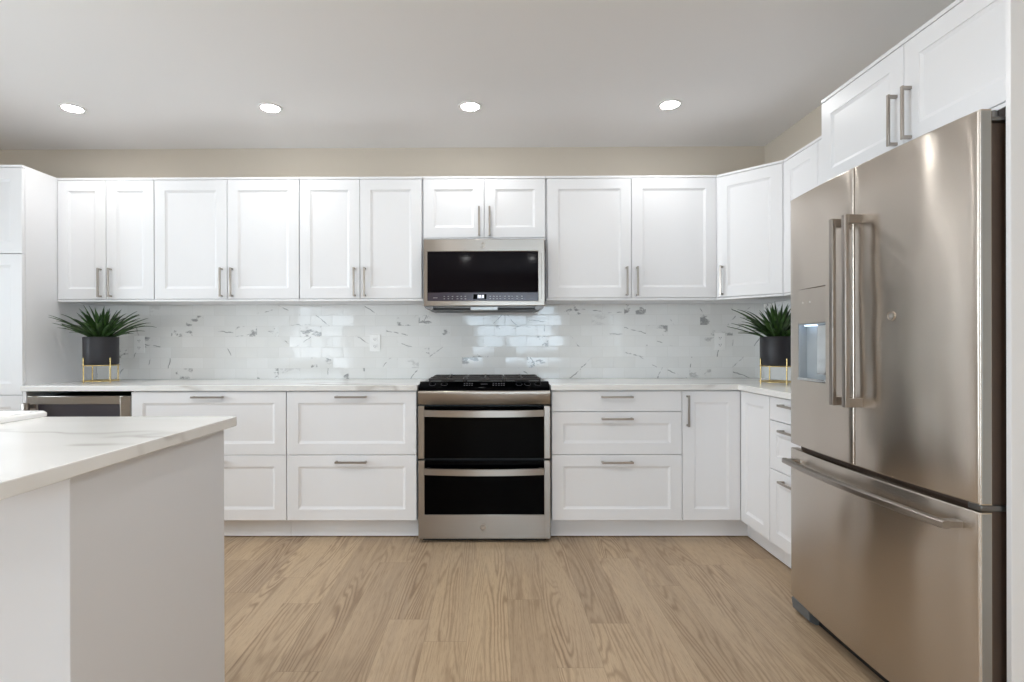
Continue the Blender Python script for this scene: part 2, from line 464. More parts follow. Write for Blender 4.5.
def glazing(name, w, z0, z1, n, loc, rz):
    root = bpy.data.objects.new(name, None); COL.objects.link(root); root['kind'] = 'structure'
    root.location = loc; root.rotation_euler = (0, 0, rz)
    b = MB()
    for x0, x1 in [(0, .06), (w - .06, w)] + [(w * i / n - .04, w * i / n + .04) for i in range(1, n)]: b.box(x0, x1, 0.02, 0.08, z0, z1, .003)
    b.box(0.06, w - .06, 0.021, 0.079, z0, z0 + .07); b.box(0.06, w - .06, 0.021, 0.079, z1 - .06, z1)
    b.build('window_frame', 'trim', root)
    MB().box(0.05, w - .05, 0.046, 0.052, z0 + .05, z1 - .05).build('window_pane', 'glass', root, smooth=False)
glazing('window_1', 2.0, 0.88, 2.12, 3, (-.55, YR - .1, 0), 0)
glazing('added_window_right', 2.0, 0.88, 2.12, 3, (XW, -1.4, 0), -PI / 2)  # unseen right window, added to light the island end panel
glazing('door_1', 1.3, 0.0, 2.12, 2, (-4.55, YR - .1, 0), 0)
glazing('unseen_window_left', 2.4, 0.78, 2.12, 3, (XL, 0, 0), PI / 2)  # unseen left window, guessed to bring light onto the fronts facing left
glazing('door_2', 1.0, 0.0, 2.12, 1, (XL, -2.4, 0), PI / 2)

# ================================================================ shared cabinet builders
def shaker(w, h, flat=False, t=0.019, fw=0.066):
    b = MB()
    def rect(i, y, x0=0, x1=w, z0=0, z1=h): return [(x0 + i, y, z0 + i), (x1 - i, y, z0 + i), (x1 - i, y, z1 - i), (x0 + i, y, z1 - i)]
    L = [rect(0, t), rect(0, .0018), rect(.0018, 0)]
    if not flat:
        L += [rect(fw, 0), rect(fw + .0012, .0028), rect(fw + .014, .0078)]
    b.rings(L)
    return b

_pulls = {}
def pull_mesh(length=0.183):
    """flat brushed bar on two square posts, along local z, standing out in -y"""
    if length not in _pulls:
        b = MB(); hl = length / 2
        b.box(-.0058, .0058, -.034, -.026, -hl, hl, .0015)
        for s in (-1, 1): b.box(-.0056, .0056, -.028, .0, s * (hl - .007) - .0055, s * (hl - .007) + .0055, .001)
        o = b.build('handle', 'nickel')
        _pulls[length] = o.data; bpy.data.objects.remove(o)
    return _pulls[length]

def front(root, kind, x0, x1, z0, z1, handle=None, flat=False, fw=0.066, y=0.0):
    """a door or drawer front on root's face; handle = (x, z, 'v'|'h')"""
    o = shaker(x1 - x0, z1 - z0, flat, fw=fw).build(kind, 'white', root, angle=18, loc=(x0, y, z0))
    if handle:
        hx, hz, d = handle
        inst('handle', pull_mesh(), o, (hx - x0, 0, hz - z0), (0, 0, 0) if d == 'v' else (0, PI / 2, 0))
    return o

G = 0.0018
def upper(label, x0, x1, z0, z1, doors, loc, rz, depth, group, hz=None, cut=None):
    """doors: list of (x0, x1, handle_x or None) in local metres"""
    w = x1 - x0; h = z1 - z0
    root = thing('wall_cabinet', label, 'cabinet', loc, rz, group)
    MB().box(0, w, .0215, depth, 0, h, .0008, 1).build('carcass', 'inner', root)
    MB().box(0, w, 0, .0213, h - .0145, h, .001, 1).build('top_trim', 'white', root)
    MB().box(0, w, 0, .0213, 0, .0125, .001, 1).build('bottom_trim', 'white', root)
    for a, c, hx in doors:
        zz0, zz1 = .0155, h - .0175
        hh = (hz if hz is not None else 1.5455) - z0
        front(root, 'door', a + G, c - G, zz0, zz1, (hx, hh, 'v') if hx is not None else None)
    return root

GU = 'white upper cabinets along the back wall'
def back_upper(label, x0, xm, x1, z0=ZU0, hz=None, dl=0, dr=0):
    w = x1 - x0; m = xm - x0
    return upper(label, x0, x1, z0, ZU1, [(dl, m, m - .033), (m, w - dr, m + .033)], (x0, YU, z0), 0, YW - YU - .012, GU, hz)
back_upper('white two-door upper cabinet above the potted plant, against the tall pantry', -2.770, -2.460, -2.155)
back_upper('white two-door upper cabinet, second from the tall pantry', -2.153, -1.690, -1.233)
back_upper('white narrow two-door upper cabinet just left of the microwave', -1.231, -0.848, -0.4485, dr=.007)
back_upper('short white two-door upper cabinet directly above the microwave', -0.447, -0.061, 0.325, 1.808, 1.925)
back_upper('wide white two-door upper cabinet just right of the microwave', 0.3265, 0.867, 1.4005, dl=.010)

# diagonal corner upper
p0 = Vector((1.401, YU)); p1 = Vector((XRU, 3.163)); dv = p1 - p0; LD = dv.length; ang = math.atan2(dv.y, dv.x)
root = thing('corner_wall_cabinet', 'white diagonal corner upper cabinet with one door, above the dark potted plant', 'cabinet', (p0.x, p0.y, ZU0), ang)
nx = Vector((dv.y, -dv.x)).normalized() * -1
def loc2(p):
    d = Vector(p) - p0; c, s = math.cos(-ang), math.sin(-ang)
    return (d.x * c - d.y * s, d.x * s + d.y * c)
hd = ZU1 - ZU0
body = [(0.001, .0215), (LD - .001, .0215), loc2((XW - .012, 3.165)), loc2((XW - .012, YW - .012)), loc2((1.403, YW - .012))]
MB().prism(body, 0, hd).build('carcass', 'inner', root, smooth=False)
for nm, a, c in (('top_trim', hd - .0145, hd), ('bottom_trim', 0, .0125)):
    MB().box(.001, LD - .001, 0, .0213, a, c, .001, 1).build(nm, 'white', root)
for a in (.0, LD):
    MB().box(a - .0035, a + .0035, .004, .0212, .0126, hd - .0146).build('corner_stile', 'white', root, smooth=False)
front(root, 'door', .003, LD - .003, .0155, hd - .0175, (.036, 1.5455 - ZU0, 'v'))

# right wall upper and the deep cabinet over the refrigerator
upper('white upper cabinet on the right wall between corner cabinet and refrigerator', 0, .762, ZU0, ZU1,
      [(0.004, .335, None), (.335, .762, None)], (XRU, 3.161, ZU0), -PI / 2, XW - XRU - .004, None)
upper('deep white two-door cabinet above the refrigerator', 0, .952, 1.812, ZU1,
      [(0, .481, .448), (.481, .952, .514)], (1.432, 2.396, 1.812), -PI / 2, XW - 1.432 - .004, None, 1.942)

# tall pantry
root = thing('pantry_cabinet', 'tall white pantry cabinet at the left end of the wall', 'cabinet', (-3.372, YB, 0))
MB().box(0, .58, .0215, YW - YB - .004, .10, ZU1, .001, 1).build('carcass', 'inner', root)
MB().box(.5805, .600, .0215, YW - YB - .004, 0, ZU1, .001, 1).build('side_panel', 'white', root)
MB().box(0, .58, .07, .09, 0, .10).build('toe_kick', 'white', root)
MB().box(0, .60, 0, .0213, ZU1 - .0145, ZU1, .001, 1).build('top_trim', 'white', root)
front(root, 'door', .003, .5990, 1.692, ZU1 - .0175, (.035, 1.80, 'v'))
front(root, 'door', .003, .5990, 0.86, 1.688, (.035, 1.35, 'v'))
front(root, 'door', .003, .5990, .12, .856, (.035, .74, 'v'))

# base cabinets
ZB1 = 0.8795
def base_unit(label, w, loc, rz, depth, fronts, group='white base drawer cabinets', name='base_cabinet'):
    root = thing(name, label, 'cabinet', loc, rz, group)
    MB().box(0, w, .0215, depth, .118, ZB1, .0008, 1).build('carcass', 'inner', root)
    MB().box(0, w, .073, .091, .006, .1178).build('toe_kick', 'white', root, smooth=False)
    for f in fronts: front(root, *f[:5], handle=f[5], flat=f[6] if len(f) > 6 else False, fw=.066)
    return root
DB = YW - YB - .004
def drawers2(w): return [('drawer', G, w - G, .506, .8755, (w / 2, .846, 'h')), ('drawer', G, w - G, .121, .5025, (w / 2, .466, 'h'))]
def drawers3(w, hx=None):
    hx = w / 2 if hx is None else hx
    return [('drawer', G, w - G, .7575, .8755, (hx, .843, 'h'), True), ('drawer', G, w - G, .506, .7535, (hx, .716, 'h')), ('drawer', G, w - G, .121, .5025, (hx, .463, 'h'))]
base_unit('white two-drawer base cabinet beside the beverage cooler, partly behind the island', .912, (-2.132, YB, 0), 0, DB, drawers2(.912))
base_unit('white two-drawer base cabinet just left of the range', .763, (-1.218, YB, 0), 0, DB, drawers2(.763))
base_unit('white three-drawer base cabinet just right of the range', .7612, (.333, YB, 0), 0, DB, drawers3(.7612))
w = 2.853 - 2.40
base_unit('white three-drawer base cabinet on the right wall beside the refrigerator', w, (XR, 2.851, 0), -PI / 2, XW - XR - .004, drawers3(w))

# L-shaped corner base with a folding pair of doors
root = thing('corner_base_cabinet', 'white L-shaped corner base cabinet with two doors meeting at a right angle', 'cabinet', (1.0945, YB, 0))
ox, oy = 1.0945, YB
P = lambda x, y: (x - ox, y - oy)
MB().prism([P(1.0945, YB + .0215), P(XR + .0215, YB + .0215), P(XR + .0215, 2.853), P(XW - .004, 2.853), P(XW - .004, YW - .004), P(1.0945, YW - .004)], .118, ZB1).build('carcass', 'inner', root, smooth=False)
MB().prism([P(1.0945, YB + .073), P(XR + .073, YB + .073), P(XR + .073, 2.853), P(XR + .091, 2.853), P(XR + .091, YB + .091), P(1.0945, YB + .091)], .006, .1178).build('toe_kick', 'white', root, smooth=False)
front(root, 'door', .002, XR - ox - .001, .121, .8755, (.030, .761, 'v'))
d2 = shaker(YB - .002 - 2.8555, .8755 - .121, fw=.062).build('door', 'white', root, angle=18, loc=(XR - ox, -.002, .121))
d2.rotation_euler = (0, 0, -PI / 2)

# ================================================================ worktops
tag(MB().box(-2.770, -.4475, YC, YW - .012, ZCB, ZC, .003).build('countertop', 'quartz'),
    'white marble-look countertop on the back wall, left of the range', 'countertop')
tag(MB().prism([(.3285, YC), (XR - .02, YC), (XR - .02, 2.40), (XW - .012, 2.40), (XW - .012, YW - .012), (.3285, YW - .012)], ZCB, ZC, .003).build('countertop', 'quartz'),
    'white marble-look L-shaped countertop turning the corner right of the range', 'countertop')

# backsplash
tag(MB().box(-2.770, XW - .010, YW - .009, YW - .0005, ZC - .03, ZU0 + .02).build('backsplash', 'tile', smooth=False),
    'glossy marble subway tile backsplash along the back wall', 'backsplash')
tag(MB().box(XW - .009, XW - .0005, 2.40, YW - .0005, ZC - .03, ZU0 + .02).build('backsplash', 'tile_side', smooth=False),
    'short marble tile backsplash on the right wall beside the refrigerator', 'backsplash')

# outlets
def outlet(x, z, label):
    root = thing('wall_outlet', label, 'outlet', (x, YW - .009, z), 0, 'outlets in the backsplash')
    MB().box(-.037, .037, -.005, 0, -.059, .059, .002).build('cover_plate', 'plate', root)
    for s in (-1, 1):
        r = MB().box(-.017, .017, -.0075, -.005, s * .024 - .015, s * .024 + .015, .002).build('receptacle', 'plate', root)
        b = MB()
        for dx in (-.0065, .0065): b.box(dx - .0013, dx + .0013, -.0079, -.0074, s * .024 - .003, s * .024 + .007)
        b.box(-.002, .002, -.0079, -.0074, s * .024 - .010, s * .024 - .006)
        b.build('slot', 'slot', r, smooth=False)
    return root
outlet(-2.470, 1.157, 'white wall outlet beside the potted plant near the pantry')
outlet(-0.827, 1.162, 'white wall outlet in the backsplash, left of the range')
outlet(1.560, 1.167, 'white wall outlet in the backsplash, right of the range')

# ================================================================ badge (round embossed emblem), faces -y in local space
def badge(parent, loc, rz, r=.017, mat='nickel'):
    o = MB().lathe([(0, -.0022), (r * .80, -.0022), (r * .84, -.0042), (r * .98, -.0042), (r, -.003), (r, 0)], 32, (0, 0), 'y').build('emblem', mat, parent, loc=loc, angle=30)
    o.rotation_euler = (0, 0, rz)
    me = text_mesh('GE', r * .95, .0006)
    me.materials.append(M['chrome'])
    t = inst('monogram', me, o, (0, -.0034, 0), (PI / 2, 0, 0))
    return o

# ================================================================ over-the-range microwave
MX0, MX1, MZ0, MZ1, MY = -.437, .313, 1.388, 1.803, 3.372
root = thing('microwave', 'stainless over-the-range microwave with dark glass door', 'microwave', ((MX0 + MX1) / 2, MY, MZ0))
hw = (MX1 - MX0) / 2; mh = MZ1 - MZ0
MB().box(-hw + .004, hw - .004, .045, YW - MY - .012, -.012, mh, .004).build('body', 'dsteel', root)
# door: steel slab with an opening for the glass
GX0, GX1, GZ0, GZ1 = -hw + .024, hw - .040, .032, mh - .078
b = MB()
b.box(-hw, hw, 0, .044, GZ1, mh, .004); b.box(-hw, hw, 0, .044, 0, GZ0, .004)
b.box(-hw, GX0, 0.0002, .044, GZ0 - .004, GZ1 + .004, .002); b.box(GX1, hw, 0.0002, .044, GZ0 - .004, GZ1 + .004, .002)
door = b.build('door', 'steel', root)
MB().box(GX0 - .001, GX1 + .001, .004, .03, GZ0 + .052, GZ1 + .001).build('window', 'mglass', door, smooth=False)
strip = MB().box(GX0 - .001, GX1 + .001, .004, .03, GZ0 - .001, GZ0 + .0518).build('control_panel', 'mstrip', root, smooth=False)
rng = random.Random(4)
for x in [.035, .10, .125, .15, .18, .205, .23, .385, .405, .425, .445, .475, .50, .52, .55, .58]:
    for z in (.016, .031) if x > .05 else (.022,):
        MB().box(GX0 + x, GX0 + x + (.008 + .004 * rng.random() if x > .05 else .027), .0034, .004, z + GZ0 - .005, z + GZ0 - .001).build('button_print', 'mark', strip, smooth=False)
dsp = MB().box(GX0 + .285, GX0 + .365, .0030, .004, GZ0 + .010, GZ0 + .041).build('display', 'bglass', strip, smooth=False)
b = MB()
for k, x in enumerate((.312, .324, .340)):
    z0, z1 = GZ0 + .016, GZ0 + .036
    b.box(GX0 + x, GX0 + x + .0025, .0024, .0030, z0, z1); b.box(GX0 + x + .0065, GX0 + x + .009, .0024, .0030, z0, z1)
    b.box(GX0 + x + .0025, GX0 + x + .0065, .0024, .0030, z1 - .0025, z1)
    b.box(GX0 + x + .0025, GX0 + x + .0065, .0024, .0030, (z0 + z1) / 2 - .001, (z0 + z1) / 2 + .0015)
b.build('clock_digits', 'digit', dsp, smooth=False)
badge(door, (-.007, 0, mh - .040), 0, .015)
MB().box(hw - .0225, hw - .0195, -.0006, .001, GZ0 + .01, GZ1 - .01, .0002, 1).build('grip_groove', 'dsteel', door)
# underside: dark sloping grease filters either side of the lamp cover, steel corner brackets
MB().box(-hw + .03, hw - .03, .03, .33, -.022, -.012, .002).build('filter_panel', 'black', root)
MB().box(-.085, .085, .012, .06, -.026, -.002, .003).build('lamp_cover', 'edge', root)
for s in (-1, 1):
    MB().prism([(s * hw, -.0), (s * (hw - .06), -.0), (s * (hw - .06), -.02), (s * (hw - .045), -.026), (s * (hw - .012), -.012)], .01, .32, .001, 'y').build('bracket', 'dsteel', root)

# ================================================================ double-oven gas range
RX0, RX1, RY = -.4425, .3235, 3.157
root = thing('range', 'stainless slide-in range with two black glass oven doors', 'stove', ((RX0 + RX1) / 2, RY, 0))
rw = (RX1 - RX0) / 2
MB().box(-rw + .003, rw - .003, .045, YW - RY - .014, .03, .905, .003).build('body', 'black', root)
MB().box(-rw + .02, rw - .02, .05, .09, 0.0, .03).build('kick_plate', 'black', root, smooth=False)
# cooktop deck
MB().prism([(-rw, .085), (rw, .085), (rw, YW - RY - .014), (-rw, YW - RY - .014)], .905, .921, .004).build('cooktop', 'dsteel', root)
# sloped black control panel
cp = MB().prism([(.002, .882), (.07, .882), (.115, .905), (.115, .926), (.080, .931), (.012, .900)], -rw + .002, rw - .002, .003, 'x').build('control_panel', 'bglass', root)
import math as _m
sl = math.atan2(.031, .068)
def on_panel(o, x, t):
    o.location = (x, .012 + .068 * t, .900 + .031 * t); o.rotation_euler = (sl, 0, 0)
for x in (-.305, -.235, .205, .255, .315):
    k = MB().lathe([(.0175, -.001), (.0175, .0020), (.0165, .0026), (0, .0026)], 28).build('dial', 'bglass', cp)
    on_panel(k, x, .52)
    MB().lathe([(.0190, -.0006), (.0190, .0016), (.0180, .0018), (.0177, .0008)], 28).build('dial_ring', 'dimmark', k)
for x in (-.12, -.105, -.09, -.075, .05, .066, .082, .098, .112):
    for y in (-.016, .006):
        on_panel(MB().box(x, x + .008, y, y + .008, .0004, .0010).build('panel_print', 'dimmark', cp, smooth=False), 0, .5)
on_panel(MB().box(-.02, .02, .000, .004, .0004, .001).build('panel_print', 'dimmark', cp, smooth=False), 0, .5)
# steel fascia under the controls: rolled front edge
MB().prism([(.045, .800), (.010, .800), (.004, .806), (-.004, .862), (-.006, .872), (-.002, .880), (.006, .8815), (.045, .8815)], -rw, rw, 0, 'x').build('fascia', 'steel', root, angle=50)
# oven doors
def oven_door(z0, z1, gz0, gz1, hz):
    b = MB()
    sw = .036
    b.box(-rw, -rw + sw, 0, .044, z0, z1, .003); b.box(rw - sw, rw, 0, .044, z0, z1, .003)
    b.box(-rw + sw - .003, rw - sw + .003, .0445, .048, gz0 + .003, gz1 - .003)
    if gz0 > z0 + .005: b.box(-rw + sw - .003, rw - sw + .003, 0.0002, .044, z0, gz0, .003)
    d = b.build('oven_door', 'steel', root)
    MB().box(-rw + sw - .001, rw - sw + .001, .003, .043, gz0, gz1, .001, 1).build('oven_window', 'bglass', d)
    n = 17; pts = []
    for i in range(n):
        f = i / (n - 1) * 2 - 1
        pts.append((f * (rw - .042), -.040 - .016 * (1 - f * f), hz - .003 * (1 - f * f)))
    bb = MB()
    prof = [(-.009, -.018), (.003, -.020), (.008, -.014), (.008, .014), (.003, .020), (-.009, .018)]
    prof = [(.0 + a, c) for a, c in prof]
    loops = [[(x, y + a, z + c) for a, c in prof] for x, y, z in pts]
    bb.rings(loops)
    for s in (-1, 1): bb.box(s * (rw - .058) - .012, s * (rw - .058) + .012, -.043, .004, hz - .013, hz + .013, .003)
    bb.build('handle', 'steel', d, angle=40)
    return d
oven_door(.488, .794, .490, .790, .757)
low = oven_door(.024, .478, .164, .474, .424)
badge(low, (-.007, 0, .090), 0, .018)
# grates and burners
for gi, (x0, x1) in enumerate(((-rw + .042, -.122), (-.118, .118), (.122, rw - .042))):
    b = MB(); y0, y1, z0, z1 = .17, .595, .930, .943
    t = .011
    for y in (y0, y1): b.box(x0, x1, y - t / 2, y + t / 2, z0, z1, .002)
    for x in (x0 + t / 2, x1 - t / 2): b.box(x - t / 2, x + t / 2, y0, y1, z0 + .0004, z1 - .0004, .002)
    xm = (x0 + x1) / 2
    b.box(x0, x1, (y0 + y1) / 2 - t / 2, (y0 + y1) / 2 + t / 2, z0 + .0002, z1 - .0002, .002)
    for yc in ((y0 * 3 + y1) / 4, (y0 + 3 * y1) / 4):
        b.box(x0, xm - .028, yc - .005, yc + .005, z0 + .001, z1 + .003, .002); b.box(xm + .028, x1, yc - .005, yc + .005, z0 + .001, z1 + .003, .002)
        b.box(xm - .005, xm + .005, yc + .03, yc + .11, z0 + .001, z1 + .003, .002); b.box(xm - .005, xm + .005, yc - .11, yc - .03, z0 + .001, z1 + .003, .002)
    for x in (x0 + t / 2, x1 - t / 2):
        for y in (y0, y1): b.box(x - t / 2, x + t / 2, y - t / 2, y + t / 2, .9208, z0 + .002)
    b.build('grate', 'iron', root)
    for yc in ((y0 * 3 + y1) / 4, (y0 + 3 * y1) / 4) if gi != 1 else ((y0 + y1) / 2 - .06,):
        MB().lathe([(.046, .9205), (.046, .926), (.036, .928), (.036, .934), (.030, .936), (0, .936)], 28, (xm, yc)).build('burner_cap', 'iron', root)

# ================================================================ beverage cooler
root = thing('beverage_cooler', 'stainless framed beverage cooler with dark glass door, behind the island', 'cooler', (-2.747, YB, 0))
cw = .612
MB().box(.002, cw - .002, .045, DB, .02, .846, .003).build('body', 'black', root)
b = MB(); fb, ft = .064, .048
z0, z1 = .11, .852
b.box(0, fb, 0, .042, z0, z1, .003); b.box(cw - fb, cw, 0, .042, z0, z1, .003); b.box(fb - .002, cw - fb + .002, .0002, .042, z1 - ft, z1, .003); b.box(fb - .002, cw - fb + .002, .0002, .042, z0, z0 + ft, .003)
d = b.build('door', 'steel', root)
MB().box(fb - .001, cw - fb + .001, .004, .04, z0 + ft - .001, z1 - ft + .001).build('window', 'cooler', d, smooth=False)
b = MB().box(.018, .056, -.062, -.036, .25, .818, .008, 3)
for z in (.30, .795): b.box(.026, .05, -.042, .002, z - .012, z + .012, .003)
b.build('handle', 'steel', d)
MB().box(.0, cw, .06, .08, 0, .105).build('vent_grille', 'black', root, smooth=False)
tag(MB().box(-2.7705, -2.7505, YB, YB + .02, 0, .88, .001).build('filler_strip', 'white'), 'narrow white filler strip between pantry and beverage cooler', 'filler')

# ================================================================ refrigerator (faces -x); local x = along the front, y = into the case
FX, FY0, FY1 = 1.281, 1.448, 2.368
FW = FY1 - FY0; BOW = .021
root = thing('refrigerator', 'stainless french-door refrigerator with water dispenser and bottom freezer drawer', 'refrigerator', (FX, FY1, 0), -PI / 2)
def bow(x):
    f = (x - FW / 2) / (FW / 2); return -BOW * (1 - f * f)
def slab(xs, zs, skip, t, edge_r=.006):
    """bowed slab with a rectangular opening where skip(i, j) is true"""
    b = MB(); bm = b.bm
    Fv = {}; Bv = {}
    for i, x in enumerate(xs):
        for j, z in enumerate(zs):
            ex = min(x - xs[0], xs[-1] - x); r = 0
            if ex < edge_r: r = edge_r - math.sqrt(max(0, edge_r ** 2 - (edge_r - ex) ** 2))
            ez = min(z - zs[0], zs[-1] - z)
            if ez < edge_r: r = max(r, edge_r - math.sqrt(max(0, edge_r ** 2 - (edge_r - ez) ** 2)))
            Fv[i, j] = bm.verts.new((x, bow(x) + r, z)); Bv[i, j] = bm.verts.new((x, t, z))
    n, m = len(xs), len(zs)
    F = []
    for i in range(n - 1):
        for j in range(m - 1):
            if skip(i, j): continue
            F.append(bm.faces.new((Fv[i, j], Fv[i + 1, j], Fv[i + 1, j + 1], Fv[i, j + 1])))
            F.append(bm.faces.new((Bv[i, j], Bv[i, j + 1], Bv[i + 1, j + 1], Bv[i + 1, j])))
            for a, c, di, dj in (((i, j), (i + 1, j), 0, -1), ((i + 1, j), (i + 1, j + 1), 1, 0), ((i + 1, j + 1), (i, j + 1), 0, 1), ((i, j + 1), (i, j), -1, 0)):
                ii, jj = i + di, j + dj
                if ii < 0 or jj < 0 or ii >= n - 1 or jj >= m - 1 or skip(ii, jj):
                    F.append(bm.faces.new((Fv[a], Bv[a], Bv[c], Fv[c])))
    bmesh.ops.recalc_face_normals(bm, faces=F)
    return b
def grid(a, c, extra=(), n=14, e=(.0, .0012, .003, .006)):
    L = {round(a + k, 5) for k in e} | {round(c - k, 5) for k in e} | {round(a + (c - a) * i / n, 5) for i in range(1, n)}
    L = {v for v in L if all(abs(v - x) > .009 for x in extra)} | set(extra)
    return sorted(L)
T = .032
SPL = .449
MB().box(.014, FW - .012, T + .004, XW - FX - .012, .035, 1.738, .004).build('case', 'case', root)
MB().box(.03, FW - .03, T + .01, T + .05, .0, .0348).build('base_grille', 'black', root, smooth=False)
ZD0, ZD1 = .7215, 1.768
mid = FW / 2
DX0, DX1, DZ0, DZ1, DZM = .074, .280, .998, 1.374, 1.232     # dispenser opening
xs = grid(.0, SPL - .0022, (DX0, DX1)); zs = grid(ZD0, ZD1, (DZ0, DZ1), 8)
i0, i1, j0, j1 = xs.index(DX0), xs.index(DX1), zs.index(DZ0), zs.index(DZ1)
far = slab(xs, zs, lambda i, j: i0 <= i < i1 and j0 <= j < j1, T).build('door', 'fridge', root, angle=30)
near = slab(grid(SPL + .0022, FW), grid(ZD0, ZD1, (), 8), lambda i, j: False, T).build('door', 'fridge', root, angle=30)
drw = slab(grid(0, FW), grid(.064, .702, (), 6), lambda i, j: False, T).build('freezer_drawer', 'fridge', root, angle=30)
# grey side returns of doors and drawer at the near end
for par, a, c in ((near, ZD0 + .004, ZD1 - .004), (drw, .068, .698)):
    MB().box(FW - .002, FW + .0012, .006, T - .001, a, c, .0008, 1).build('edge_strip', 'edge', par)
# dispenser: control face above, hollow below
bx = (bow(DX0) + bow(DX1)) / 2
cpn = MB().box(DX0 + .001, DX1 - .001, bx + .002, .028, DZM, DZ1 - .001, .002).build('dispenser_panel', 'fridge', far)
for x in (.115, .165): MB().lathe([(0, bx + .0012), (.0028, bx + .0012), (.0028, bx + .0025)], 14, (x, 1.318), 'y').build('indicator_icon', 'plate', cpn)
b = MB()
b.box(DX0 + .001, DX1 - .001, T - .006, T - .002, DZ0 + .001, DZM - .0005)
b.box(DX0 + .001, DX0 + .005, bx + .006, T - .006, DZ0 + .001, DZM - .0005); b.box(DX1 - .005, DX1 - .001, bx + .006, T - .006, DZ0 + .001, DZM - .0005)
b.box(DX0 + .005, DX1 - .005, bx + .006, T - .006, DZM - .006, DZM - .0005)
dis = b.build('dispenser_recess', 'recess', far, smooth=False)
MB().box(DX0 + .004, DX1 - .004, bx - .003, T - .006, DZ0 + .001, DZ0 + .013, .003).build('drip_tray', 'chrome', far)
b = MB().prism([(.190, DZM - .008), (.262, DZM - .008), (.240, DZ0 + .03), (.185, DZ0 + .03)], .004, .012, .002, 'y')
b.build('paddle', 'chrome', dis)
MB().box(.10, .17, .004, .016, DZM - .010, DZM - .0062).build('dispenser_lamp', 'led', dis, smooth=False)
# door handles: square bars on end brackets
def fridge_bar(par, x):
    yo = bow(x)
    b = MB().box(x - .011, x + .011, yo - .060, yo - .045, .930, 1.594, .003, 3)
    for z in (.946, 1.578): b.box(x - .0095, x + .0095, yo - .047, yo + .004, z - .0155, z + .0155, .002)
    b.build('handle', 'steel', par)
fridge_bar(far, SPL - .036); fridge_bar(near, SPL + .036)
# drawer handle follows the bow
n = 19; loops = []
for i in range(n):
    x = .045 + (FW - .09) * i / (n - 1)
    yo = bow(x) * 1.25 - .046
    loops.append([(x, yo + a, .655 + c) for a, c in ((-.011, -.007), (-.006, -.011), (.008, -.011), (.011, -.006), (.011, .006), (.008, .011), (-.006, .011), (-.011, .007))])
b = MB().rings(loops)
for x in (.062, FW - .062): b.box(x - .016, x + .016, bow(x) * 1.25 - .05, bow(x) + .004, .646, .664, .003)
b.build('handle', 'steel', drw, angle=40)
badge(near, (mid + .165, bow(mid + .165) + .0012, 1.238), math.atan(2 * BOW * .165 / mid ** 2), .016, 'fridge')
# hinges on top and between, feet at the bottom
for x, sg in ((.020, -1), (FW - .020, 1)):
    b = MB().box(x - .018, x + .018, T + .0035, .12, 1.7385, 1.750, .003); b.lathe([(.014, 1.740), (.014, 1.766), (.011, 1.769), (0, 1.769)], 24, (x, T + .019))
    b.build('hinge', 'dsteel', root, angle=40)
MB().box(FW - .045, FW - .002, .006, .075, .7035, .7195, .003).build('hinge', 'dsteel', root)
for x0, x1 in ((.006, .135), (FW - .135, FW - .006)):
    MB().prism([(-.002, .0600), (.10, .0600), (.10, .0), (.030, .0), (.004, .014)], x0, x1, .003, 'x').build('foot_cover', 'foot', root)

# white end panel that closes the refrigerator bay
tag(MB().box(1.345, XW - .002, 1.428, 1.4425, 0, ZU1 + .04, .001, 1).build('end_panel', 'white'), 'tall white end panel at the near side of the refrigerator', 'panel')

# ================================================================ island
SX0, SX1, SY0 = -2.28, -1.508, 1.385
root = thing('island', 'white kitchen island base with plain end panel', 'island', (-.873, 1.755, 0))
MB().prism([(-2.2, -.624), (-.0175, -.624), (-.0175, -.003), (SX1 + .873 + .03, -.003), (SX1 + .873 + .03, SY0 - 1.755 - .03), (SX0 + .873 - .03, SY0 - 1.755 - .03), (SX0 + .873 - .03, -.003), (-2.2, -.003)], .0, .8818).build('back_panel', 'island', root, smooth=False)
MB().box(-.017, 0, -.640, 0, 0, .8818, .001, 1).build('end_panel', 'island', root)
# worktop with a notch for the sink
IX1, IY1, IY0 = -.852, 1.800, .80
tag(MB().prism([(-3.15, IY0), (IX1, IY0), (IX1, IY1), (SX1, IY1), (SX1, SY0), (SX0, SY0), (SX0, IY1), (-3.15, IY1)], .8822, ZC, .003).build('island_countertop', 'quartz'),
    'white marble-look island countertop in the foreground', 'countertop')
# apron-front sink set in the notch, rim standing a little proud
def rrect(x0, x1, y0, y1, r, n=5):
    P = []
    for cx, cy, a0 in ((x1 - r, y1 - r, 0), (x0 + r, y1 - r, 90), (x0 + r, y0 + r, 180), (x1 - r, y0 + r, 270)):
        for k in range(n + 1):
            a = math.radians(a0 + 90 * k / n); P.append((cx + r * math.cos(a), cy + r * math.sin(a)))
    return P
def lp(i, r, z, ex=0): return [(x, y, z) for x, y in rrect(SX0 - .018 + i, SX1 + .018 - i, SY0 - .02 + i, 1.826 - i, r)]
ZS = .932
b = MB()
b.rings([lp(.012, .02, ZC + .0006), lp(0, .03, ZC + .0008), lp(0, .03, ZS - .006), lp(.006, .028, ZS), lp(.030, .025, ZS), lp(.036, .025, ZS - .008), lp(.045, .04, .76), lp(.09, .04, .745)], close_first=False)
sink = b.build('sink', 'ceramic', angle=45)
tag(sink, 'white apron-front sink with rounded raised rim in the island countertop', 'sink')

